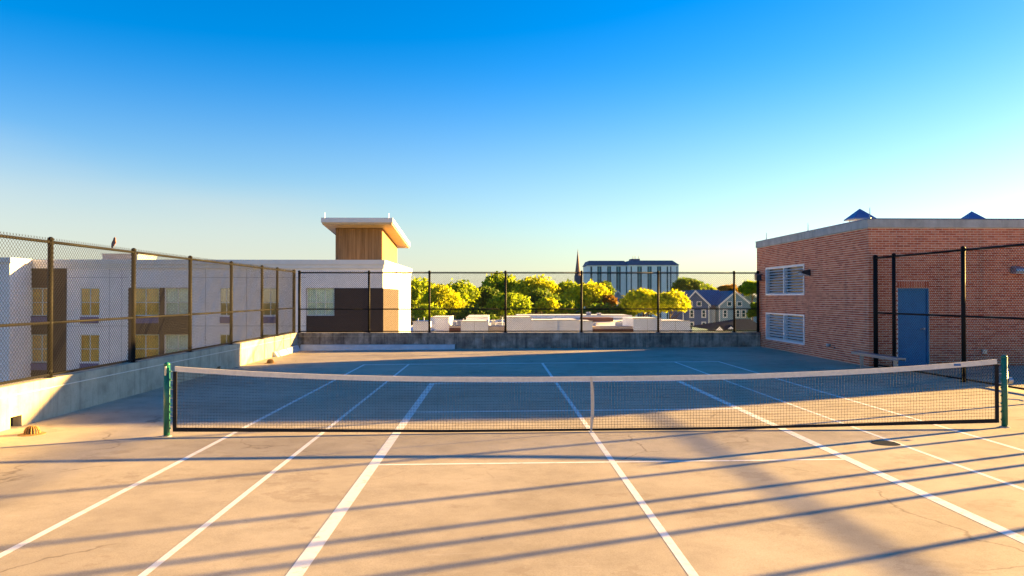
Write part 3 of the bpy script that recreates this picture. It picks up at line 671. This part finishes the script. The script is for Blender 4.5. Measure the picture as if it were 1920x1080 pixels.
MB().hexa([(rx0-.06, ry0-.06, rz_(ry0)+.122), (rx1+.06, ry0-.06, rz_(ry0)+.122), (rx1+.06, ry1+.06, rz_(ry1)+.122), (rx0-.06, ry1+.06, rz_(ry1)+.122), (rx0-.06, ry0-.06, rz_(ry0)+.42), (rx1+.06, ry0-.06, rz_(ry0)+.42), (rx1+.06, ry1+.06, rz_(ry1)+.42), (rx0-.06, ry1+.06, rz_(ry1)+.42)]).build('tower_roof', 'cap_white', ho)
for px in (609, 729):
    x = at_y(px, 420, ry0+.3)[0]; MB().tube((x, ry0+.3, rz_(ry0)+.40), (x, ry0+.3, rz_(ry0)+.75), .012, 5).build('roof_rod', 'galvanised', ho)
x0, x1 = at_y(192, 480, HY+6)[0], at_y(258, 480, HY+6)[0]; z0, z1 = at_y(200, 489, HY+6)[1], at_y(200, 477, HY+6)[1]
ru_ = thing('rooftop_unit', 'long grey rooftop unit above the left hotel roofline', 'rooftop unit', ((x0+x1)/2, HY+6, HT-.45)); MB().box(x0, x1, HY+6, HY+9, HT-.44, z1).build('cabinet', 'unit_grey', ru_); MB().box(x0-.05, x1+.05, HY+5.95, HY+9.05, z1+.002, z1+.06).build('lid', 'unit_grey', ru_)

# ------------------------------------------------------------------ white-roofed commercial block
low = thing('commercial_building', 'low commercial building with white flat roofs beyond the far fence', 'building', (10, 100, GZ))
def wall_block(px0, px1, py0, py1, Y, dy, mat='membrane', name='parapet_block'):
    x0, z0 = at_y(px0, py1, Y); x1, z1 = at_y(px1, py0, Y); MB().box(x0, x1, Y, Y+dy, z0-.0, z1).build(name, mat, low)
    if mat == 'membrane':
        MB().box(x0-.06, x1+.06, Y-.06, Y+.3, z1+.002, z1+.07).build('parapet_cap', 'unit_grey' if int(px0) % 2 else 'coping_concrete', low)
        nj = max(1, int((x1-x0)/1.6))
        for k in range(1, nj): xx = x0+(x1-x0)*k/nj; MB().box(xx-.02, xx+.02, Y-.012, Y-.001, z0, z1-.01).build('seam', 'coping_concrete', low)
xL, xR = at_y(735, 600, 82)[0], at_y(1294, 600, 82)[0]
RZ = -2.35
MB().box(xL, xR, 82, 138, GZ, RZ).build('wall', 'membrane', low)
for a, b, c, d, Y, dy, mt in [(774, 806, 603.5, 624, 80.5, 6, 'membrane'), (806, 842, 595.5, 624, 84, 10, 'membrane'), (864, 915, 603, 624, 80.5, 7, 'membrane'), (874, 916, 595, 606, 92, 14, 'membrane'),
                              (950, 997, 595.5, 624, 80.5, 9, 'membrane'), (997, 1045, 601, 624, 80.2, 7, 'membrane'), (1045, 1086, 600.5, 624, 80.8, 8, 'membrane'), (1086, 1111, 602.5, 624, 80.4, 6, 'membrane'),
                              (1111, 1188, 612, 617, 81, 2, 'tan_wall'), (1111, 1188, 617.002, 624, 80.6, 3, 'maroon'), (842, 864, 611, 615, 81, 2, 'tan_wall'), (842, 864, 615.002, 624, 80.7, 3, 'maroon'), (915, 950, 612, 624, 80.9, 3, 'tan_wall'),
                              (1188, 1240, 597.5, 624, 80.5, 8, 'membrane'), (1240, 1293, 602, 624, 80.3, 7, 'membrane'), (970, 1185, 591.5, 597, 118, 10, 'membrane'), (1094, 1150, 596, 603, 108, 5, 'maroon')]:
    wall_block(a, b, c, d, Y, dy, mt)
ulist = [(846, 856, 604, 612), (857, 866, 600, 611), (921, 929, 600, 607), (930, 945, 604, 611), (1111, 1117, 605, 612), (1155, 1166, 604, 611), (1166, 1186, 602, 609), (1072, 1078, 600, 604), (886, 892, 598, 602), (955, 962, 599, 603), (1195, 1202, 601, 604), (1100, 1108, 585, 592), (1120, 1127, 587, 592)]
names = ['beside the dark wall strip', 'tall one right of the dark wall strip', 'narrow one between two white parapets', 'wide one between two white parapets', 'left of the tan parapet', 'right of centre on the tan parapet roof', 'wide one at the right end of the tan parapet roof', 'low one on the long white parapet', 'small one on the raised white block', 'small one on the tall white block', 'small one on the sloping white block', 'on the rear white roof near the dark post', 'on the rear white roof right of its neighbour']
for (a, b, c, d), nm in zip(ulist, names):
    Y = 96 if d > 596 else 120; x0, z1 = at_y(a, c, Y); x1, z0 = at_y(b, d, Y); zb = min(z0, RZ+.001 if Y < 120 else z0)
    t = thing('rooftop_unit', 'grey rooftop air unit, '+nm, 'rooftop unit', ((x0+x1)/2, Y, zb), 'rooftop air units on the white roofs')
    MB().box(x0, x1, Y, Y+(x1-x0), zb, z1-.1).build('cabinet', 'unit_grey', t); MB().box(x0-.04, x1+.04, Y-.04, Y+(x1-x0)+.04, z1-.098, z1).build('lid', 'white_metal', t)
    MB().lathe(((x0+x1)/2, Y+(x1-x0)/2, z1+.001), [((x1-x0)*.35, 0), ((x1-x0)*.35, .08)], 12).build('fan', 'dark_lamp', t)
for px, wh in ((784, 'leftmost'), (795, 'second from the left'), (847, 'third from the left'), (869, 'fourth from the left'), (942, 'rightmost')):
    Y = 94; x, z1 = at_y(px, 594+3*random.random(), Y)
    t = thing('vent_pipe', 'thin pale vent pipe on the white roofs, '+wh+' of the five', 'pipe', (x, Y, RZ), 'vent pipes on the white roofs'); MB().tube((x, Y, RZ), (x, Y, z1), .07, 6).build('pipe', 'white_metal', t)

# ------------------------------------------------------------------ houses, tower block, steeple
def house(label, Y, pxl, pxr, pxa, pya, pye, mat, wins, depth=9, name='gabled_house', roofmat='blue_shingle', zb=GZ):
    xl, ze = at_y(pxl, pye, Y); xr, _ = at_y(pxr, pye, Y); xa, za = at_y(pxa, pya, Y)
    t = thing(name, label, 'house', ((xl+xr)/2, Y, zb))
    ops = []
    for (a, b, c, d) in wins:
        x0, z1 = at_y(a, c, Y); x1, z0 = at_y(b, d, Y); ops.append((x0, x1, z0, z1))
    m = MB(); facade(m, xl, xr, zb, ze, [o for o in ops if o[3] < ze], Y, .15); m.poly([(xl, Y, ze), (xr, Y, ze), (xa, Y, za)])
    m.poly([(xr, Y, zb), (xr, Y+depth, zb), (xr, Y+depth, ze), (xr, Y, ze)]); m.poly([(xl, Y+depth, zb), (xl, Y, zb), (xl, Y, ze), (xl, Y+depth, ze)])
    m.poly([(xr, Y+depth, zb), (xl, Y+depth, zb), (xl, Y+depth, ze), (xa, Y+depth, za), (xr, Y+depth, ze)]); m.build('wall', mat, t)
    o = .35; th = .22
    for s, xe in ((-1, xl), (1, xr)):
        sl = (ze-za)/(xe-xa); ex = xe+s*o; ez = za+sl*(ex-xa)
        rp = [(xa, Y-o, za+.02), (ex, Y-o, ez+.02), (ex, Y-o, ez+th), (xa, Y-o, za+th)]
        r_ = MB().prism(rp if s > 0 else rp[::-1], (0, depth+2*o, 0)).build('roof_slope', roofmat, t)
        bp = [(xa, Y-o-.06, za-.22), (ex, Y-o-.06, ez-.22), (ex, Y-o-.06, ez+th+.04), (xa, Y-o-.06, za+th+.04)]
        MB().prism(bp if s > 0 else bp[::-1], (0, .05, 0)).build('barge_board', 'house_trim', t)
    for x in (xl, xr): MB().box(x-.12, x+.12, Y-.04, Y-.002, zb, ze-.1).build('corner_board', 'house_trim', t)
    for (x0, x1, z0, z1) in ops:
        q = MB(); e = .22; y0, y1 = Y-.07, Y-.002
        q.box(x0-e, x0, y0, y1, z0-e, z1+e).box(x1, x1+e, y0, y1, z0-e, z1+e).box(x0, x1, y0, y1, z1, z1+e).box(x0, x1, y0, y1, z0-e, z0)
        zm = (z0+z1)/2; q.box(x0, x1, Y-.03, Y+.03, zm-.05, zm+.05)
        w_ = q.build('window', 'house_trim', t); sub('pane', MB().box(x0, x1, Y+.06, Y+.08, z0, z1), 'teal_glass', w_)
    return t, xl, xr, xa, ze, za
HYY = 153
_, al, ar, aa, aze, aza = house('navy blue gabled townhouse with white trimmed windows', HYY, 1281, 1329, 1303, 546, 571, 'navy_siding',
      [(1294.5, 1299.5, 582, 594), (1317, 1322, 582, 594), (1294.5, 1299.5, 605, 617), (1317, 1322, 605, 617), (1293, 1297, 574, 577)][:4], 12)
gt, bl, brr, ba_, bze, bza = house('grey gabled townhouse with white trimmed windows right of the navy one', HYY, 1349, 1409, 1378, 547, 572, 'grey_siding',
      [(1357, 1362, 582, 594), (1381, 1386, 582, 594), (1391.5, 1397, 582, 594), (1357, 1362, 605, 617), (1391.5, 1397, 605, 617)], 12)
for tg, pxs in ((_, ((1291, 1297), (1307.5, 1314))), (gt, ((1364.5, 1371), (1383, 1390)))):
    for a, b in pxs:
        x0, z1 = at_y(a, 566.5, HYY); x1, z0 = at_y(b, 573, HYY)
        q = MB(); e = .16
        q.box(x0-e, x0, HYY-.09, HYY-.002, z0-e, z1+e).box(x1, x1+e, HYY-.09, HYY-.002, z0-e, z1+e).box(x0, x1, HYY-.09, HYY-.002, z1, z1+e).box(x0, x1, HYY-.09, HYY-.002, z0-e, z0)
        w_ = q.build('attic_window', 'house_trim', tg); sub('pane', MB().box(x0, x1, HYY-.04, HYY-.01, z0, z1), 'teal_glass', w_)
lk = thing('linking_wing', 'white walled link with blue roof between the two gabled townhouses', 'house', ((ar+bl)/2, HYY+3, GZ))
MB().box(ar+.15, bl-.15, HYY+2.5, HYY+9, GZ, aze-.9).build('wall', 'house_trim', lk)
MB().box(ar+.16, bl-.16, HYY+2.3, HYY+2.499, aze-.9, aze-.2).build('fascia', 'slate', lk)
m = MB().prism([(aa+1.2, HYY+2.4, aze-.1), (aa+1.2, HYY+8, aza+.35), (aa+1.2, HYY+13.5, aze-.1)], (ba_-aa-2.4, 0, 0)); m.build('roof', 'blue_shingle', lk)
x0, x1 = at_y(1262, 550, HYY+9)[0], aa-.5; zr = at_y(1290, 547, HYY+9)[1]
lw = thing('rear_roof_wing', 'blue roofed rear wing left of the navy gabled townhouse', 'house', (x0, HYY+9, GZ)); MB().box(x0, x1, HYY+6, HYY+12.5, GZ, zr-3.2).build('wall', 'navy_siding', lw)
MB().prism([(x0-.3, HYY+5.6, zr-3.2), (x0-.3, HYY+9, zr), (x0-.3, HYY+12.9, zr-3.2)], (x1-x0+.3, 0, 0)).build('roof', 'blue_shingle', lw)
# near dark hipped roof below the townhouses
Y0 = 112; xa, zt = at_y(1387, 598, Y0+8); xl, ze = at_y(1338, 619, Y0); xr = at_y(1440, 619, Y0)[0]
hp = thing('hipped_house', 'low house with a dark hipped roof and small dormer in front of the grey townhouse', 'house', ((xl+xr)/2, Y0, GZ))
MB().box(xl+.5, xr-.5, Y0+.5, Y0+15.5, GZ, ze-.02).build('wall', 'grey_siding', hp)
q = MB(); c = [(xl, Y0, ze), (xr, Y0, ze), (xr, Y0+16, ze), (xl, Y0+16, ze)]; r0, r1 = (xa-.6, Y0+8, zt), (xa+1.8, Y0+8, zt)
q.poly([c[0], c[1], r1, r0]); q.poly([c[1], c[2], r1]); q.poly([c[2], c[3], r0, r1]); q.poly([c[3], c[0], r0]); q.poly(c[::-1]); q.build('roof', 'dark_shingle', hp)
xd, zd = at_y(1370, 617, Y0+.6); w = .9
d_ = MB().prism([(xd-w, Y0+.4, ze+.12), (xd+w, Y0+.4, ze+.12), (xd, Y0+.4, ze+.85)], (0, 2.4, 0)).build('dormer', 'dark_shingle', hp)
sub('dormer_face', MB().prism([(xd-w*.6, Y0+.36, ze+.16), (xd+w*.6, Y0+.36, ze+.16), (xd, Y0+.36, ze+.62)], (0, .03, 0)), 'house_trim', d_)
xd, _z = at_y(1346, 614, Y0-.5); pg = MB().prism([(xd-1.0, Y0-.6, ze-.1), (xd+1.3, Y0-.6, ze-.1), (xd+.3, Y0-.6, ze+1.0)], (0, 3, 0)).build('porch_gable', 'dark_shingle', hp)
sub('porch_face', MB().prism([(xd-.5, Y0-.64, ze-.05), (xd+.9, Y0-.64, ze-.05), (xd+.28, Y0-.64, ze+.62)], (0, .03, 0)), 'house_trim', pg)
# small dark-roofed houses between the trees
for (a, b, ap, y0, ye, Y, lab) in ((1145, 1172, 1158, 546, 560, 215, 'dark roofed house with pale chimney between the yellow trees'), (1158, 1180, 1170, 561, 570, 196, 'small gabled house low between the yellow trees'), (1386, 1424, 1405, 551, 561, 205, 'brown roofed house behind the grey townhouse')):
    house(lab, Y, a, b, ap, y0, ye, 'grey_siding', [], 10, 'small_house', 'slate' if a == 1386 else 'blue_shingle')
x, z = at_y(1143.5, 538, 214); t = thing('chimney_stack', 'pale brick chimney standing among the yellow trees', 'chimney', (x, 214, GZ)); MB().box(x-.55, x+.55, 214, 215, GZ, z).build('stack', 'tan_wall', t); MB().box(x-.7, x+.7, 213.85, 215.15, z+.002, z+.3).build('cap', 'house_trim', t)
# tower block
TY = 318
tb = thing('office_tower', 'pale teal mid-rise tower block with dark window strips on the skyline', 'building', (at_y(1188, 550, TY)[0], TY, GZ))
def tx(px, Y=TY): return at_y(px, 520, Y)[0]
zr_, ze_ = at_y(1188, 488, TY)[1], at_y(1188, 497, TY)[1]
for a, b, Y, strips in ((1102.5, 1178, TY+3, [(1107, 1110.5), (1120, 1128), (1138.5, 1146), (1155.5, 1164), (1173.5, 1177)]), (1178, 1272.5, TY, [(1182.5, 1185), (1195, 1203.7), (1214, 1222), (1232, 1240), (1250, 1253), (1256.5, 1259), (1268.5, 1270.5)])):
    ops = []
    for s0, s1 in strips: ops.append((tx(s0, Y), tx(s1, Y), GZ+4, at_y(1188, 499.5, Y)[1]))
    m = MB(); facade(m, tx(a, Y), tx(b, Y), GZ, ze_, ops, Y, .5); x0, x1 = tx(a, Y), tx(b, Y)
    m.poly([(x1, Y, GZ), (x1, Y+18, GZ), (x1, Y+18, ze_), (x1, Y, ze_)]); m.poly([(x0, Y+18, GZ), (x0, Y, GZ), (x0, Y, ze_), (x0, Y+18, ze_)]); m.poly([(x1, Y+18, GZ), (x0, Y+18, GZ), (x0, Y+18, ze_), (x1, Y+18, ze_)])
    m.build('wall', 'pale_teal', tb)
    e = .4; i_ = 1.6 if b < 1200 else 2.4
    MB().hexa([(x0-e, Y-e, ze_+.002), (x1+e, Y-e, ze_+.002), (x1+e, Y+18+e, ze_+.002), (x0-e, Y+18+e, ze_+.002), (x0+i_*.4, Y+1.5, zr_), (x1-i_, Y+1.5, zr_), (x1-i_, Y+16, zr_), (x0+i_*.4, Y+16, zr_)]).build('mansard_roof', 'slate', tb)
    for (sx0, sx1, sz0, sz1) in ops:
        st = MB().box(sx0, sx1, Y+.3, Y+.45, sz0, sz1).build('window_strip', 'teal_panel', tb)
        nf = 9; h = (sz1-sz0)/nf; q = MB(); wd = sx1-sx0
        cols = [(sx0+.05, sx1-.05)] if wd < 1.2 else [(sx0+.08, sx0+wd*.3), (sx0+wd*.7, sx1-.08)]
        for k in range(nf):
            for (c0, c1) in cols: q.box(c0, c1, Y+.2, Y+.298, sz0+k*h+.25, sz0+(k+1)*h-.15)
        sub('panes', q, 'teal_glass', st)
for px in (1187, 1191, 1198): x = tx(px, TY+8); MB().tube((x, TY+8, zr_), (x, TY+8, zr_+2.2), .12, 5).build('antenna', 'slate', tb)
MB().box(tx(1183, TY+6), tx(1199, TY+6), TY+5, TY+11, zr_+.002, zr_+.9).build('plant_room', 'slate', tb)
# steeple
x, zt = at_y(1083.3, 467, 270); _x, zb = at_y(1083.3, 517, 270)
stp = thing('church_steeple', 'slender reddish church spire left of the tower block', 'steeple', (x, 270, GZ))
MB().lathe((x, 270, 0), [(1.15, zb), (.6, zb+(zt-zb)*.45), (.16, zb+(zt-zb)*.85), (.03, zt)], 8).build('spire', 'spire_copper', stp)
MB().box(x-1.2, x+1.2, 268.8, 271.2, GZ, zb-.002).build('tower', 'slate', stp)

# ------------------------------------------------------------------ trees
def crown_mesh(name, mat, w, h, n, leaf, seed, flat=.75):
    g = np.random.default_rng(seed)
    nl = 46; d = g.normal(size=(nl, 3)); d /= np.linalg.norm(d, axis=1)[:, None]
    rad = .45+.42*g.random(nl); d[:, 2] = np.abs(d[:, 2])*.9-.25
    cen = d*rad[:, None]*np.array([w/2, w/2, h/2])*.98; lr = (.13+.13*g.random(nl))*w
    # leaves: on the shells of the lobes, a few inside
    pick = g.integers(0, nl, n); e = g.normal(size=(n, 3)); e /= np.linalg.norm(e, axis=1)[:, None]
    r_ = lr[pick]*(1-.45*g.random(n)**2.0)*(1+.12*g.normal(size=n))
    c = cen[pick]+e*r_[:, None]*np.array([1, 1, flat]); c[:, 2] += h*.5
    a = g.normal(size=(n, 3))+e*.8; a /= np.linalg.norm(a, axis=1)[:, None]; b = np.cross(a, g.normal(size=(n, 3))); b /= np.linalg.norm(b, axis=1)[:, None]; c2 = np.cross(a, b)
    s = leaf*(.6+.8*g.random(n))[:, None]
    v = np.stack([c-b*s*.5, c+c2*s*.32, c+b*s*.5, c-c2*s*.32], 1).reshape(-1, 3)
    me = bpy.data.meshes.new(name); me.vertices.add(len(v)); me.vertices.foreach_set('co', v.ravel().astype(np.float32))
    me.loops.add(n*4); me.loops.foreach_set('vertex_index', np.arange(n*4, dtype=np.int32)); me.polygons.add(n)
    me.polygons.foreach_set('loop_start', np.arange(0, n*4, 4, dtype=np.int32)); me.materials.append(MATS[mat]); me.update(calc_edges=True); me.validate()
    return me
def tree(label, px, pytop, wpx, Y, mat, n=6500, pybot=597, cat='tree', name='broadleaf_tree', seed=0):
    dist = Y-CY; w = wpx/F*dist; x, zt = at_y(px, pytop, Y); zb = min(at_y(px, pybot, Y)[1], zt-w*.7); h = zt-zb
    t = thing(name, label, cat, (x, Y, GZ), 'trees and shrubs beyond the white roofs')
    tr = MB(); top = Vector((x, Y, zb+h*.45)); base = Vector((x, Y, GZ)); rad = max(.12, w*.035)
    tr.tube(base, base.lerp(top, .6), rad*1.2, 8, rad*.9).tube(base.lerp(top, .6), top, rad*.9, 8, rad*.5)
    for k in range(7):
        a = k*.9+seed; p = base.lerp(top, .6+.055*k); tr.tube(p, p+Vector((math.cos(a)*w*.32, math.sin(a)*w*.32, h*.25)), rad*.45, 6, rad*.12)
    tr.build('trunk', 'bark', t)
    o = link('crown', crown_mesh('crown', mat, w, h, n, .0042*dist, 100+seed), t); o.location = (x, Y, zb); o.matrix_parent_inverse = Matrix.Translation(-t.location)
TR = [('lime green tree right behind the hotel corner', 783, 508, 78, 150, 'leaf_lime', 7000, 605), ('bright yellow rounded tree at the second fence post', 828, 526, 74, 138, 'leaf_yellow', 7500, 605),
      ('green and yellow tree behind the rounded yellow tree', 858, 517, 84, 160, 'leaf_lime', 7500, 600), ('dark green tree in the gap left of centre', 912, 528, 66, 165, 'leaf_green', 6000, 600),
      ('tall loose topped tree rising above the fence rail', 936, 503, 84, 185, 'leaf_lime', 6500, 585), ('rounded green and yellow tree at the third fence post', 957, 545, 80, 136, 'leaf_lime', 7500, 606),
      ('wide yellow green tree right of the third post', 1005, 513, 88, 180, 'leaf_yellow', 7000, 585), ('dark green tree under the wide yellow green one', 1015, 540, 60, 160, 'leaf_green', 5000, 590), ('lime tree left of the church spire', 1062, 518, 70, 182, 'leaf_lime', 6500, 590),
      ('small yellow shrub above the rear white roof', 1028, 557, 50, 142, 'leaf_yellow', 4000, 592), ('small lime shrub beside the yellow shrub', 1060, 560, 48, 144, 'leaf_lime', 4000, 592), ('big bright yellow tree left of the dark roofed house', 1105, 523, 88, 150, 'leaf_yellow', 8000, 592),
      ('orange tinged small tree at the edge of the big yellow tree', 1138, 546, 34, 147, 'leaf_orange', 3500, 585), ('dark green tree in front of the tower block', 1128, 520, 44, 190, 'leaf_green', 4500, 575), ('dark green bushes under the big yellow tree', 1125, 566, 90, 140, 'leaf_green', 6000, 598),
      ('golden tree with broad crown in front of the tower block', 1206, 534, 78, 140, 'leaf_yellow', 8000, 604), ('golden tree beside the navy townhouse', 1256, 538, 72, 139, 'leaf_yellow', 8000, 602), ('green tree at the right foot of the tower block', 1288, 517, 62, 210, 'leaf_green', 6000, 565),
      ('lime tree behind the navy townhouse gable', 1318, 532, 50, 215, 'leaf_lime', 4500, 565), ('orange brown tree behind the grey townhouse gable', 1364, 533, 46, 220, 'leaf_orange', 4500, 560), ('tall green tree by the brick building corner', 1410, 520, 46, 200, 'leaf_lime', 5500, 565),
      ('dark green tree right of the grey townhouse', 1422, 556, 34, 150, 'leaf_green', 4500, 612), ('low green hedge bush behind the left white block', 895, 572, 80, 132, 'leaf_green', 5500, 606), ('low lime bush at the far left of the white roofs', 806, 570, 60, 128, 'leaf_lime', 4500, 608),
      ('green bush at the end of the rear white roof', 1172, 570, 46, 142, 'leaf_green', 3500, 600)]
for i, (lab, px, pt, wp, Y, mt, n, pb) in enumerate(TR): tree(lab, px, pt, wp, Y, mt, n, pb, name='shrub' if ('shrub' in lab or 'bush' in lab) else 'broadleaf_tree', cat='shrub' if ('shrub' in lab or 'bush' in lab) else 'tree', seed=i)
# distant woods: one continuous mass
vs = []
for k in range(420):
    x = -260+560*(k/420)+random.uniform(-4, 4); Y = 380+random.uniform(0, 120); vs.append((x, Y, random.uniform(7, 12)))
parts = []
base_me = [crown_mesh('woods', 'leaf_green', 15, 13, 700, 1.5, 900+i) for i in range(4)]
allv = []
for i, (x, Y, h) in enumerate(vs):
    me = base_me[i % 4]; a = np.empty(len(me.vertices)*3, np.float32); me.vertices.foreach_get('co', a); a = a.reshape(-1, 3).copy(); a += np.array([x, Y, -9.5-h*.25+random.uniform(-1, 2.2)]); allv.append(a)
v = np.concatenate(allv); n = len(v)//4
me = bpy.data.meshes.new('distant_woods'); me.vertices.add(len(v)); me.vertices.foreach_set('co', v.ravel()); me.loops.add(n*4); me.loops.foreach_set('vertex_index', np.arange(n*4, dtype=np.int32)); me.polygons.add(n); me.polygons.foreach_set('loop_start', np.arange(0, n*4, 4, dtype=np.int32)); me.materials.append(MATS['leaf_lime']); me.update(calc_edges=True)
for b in base_me: bpy.data.meshes.remove(b)
tag(link('distant_woods', me), 'distant belt of green trees along the horizon', 'woods', kind='stuff')
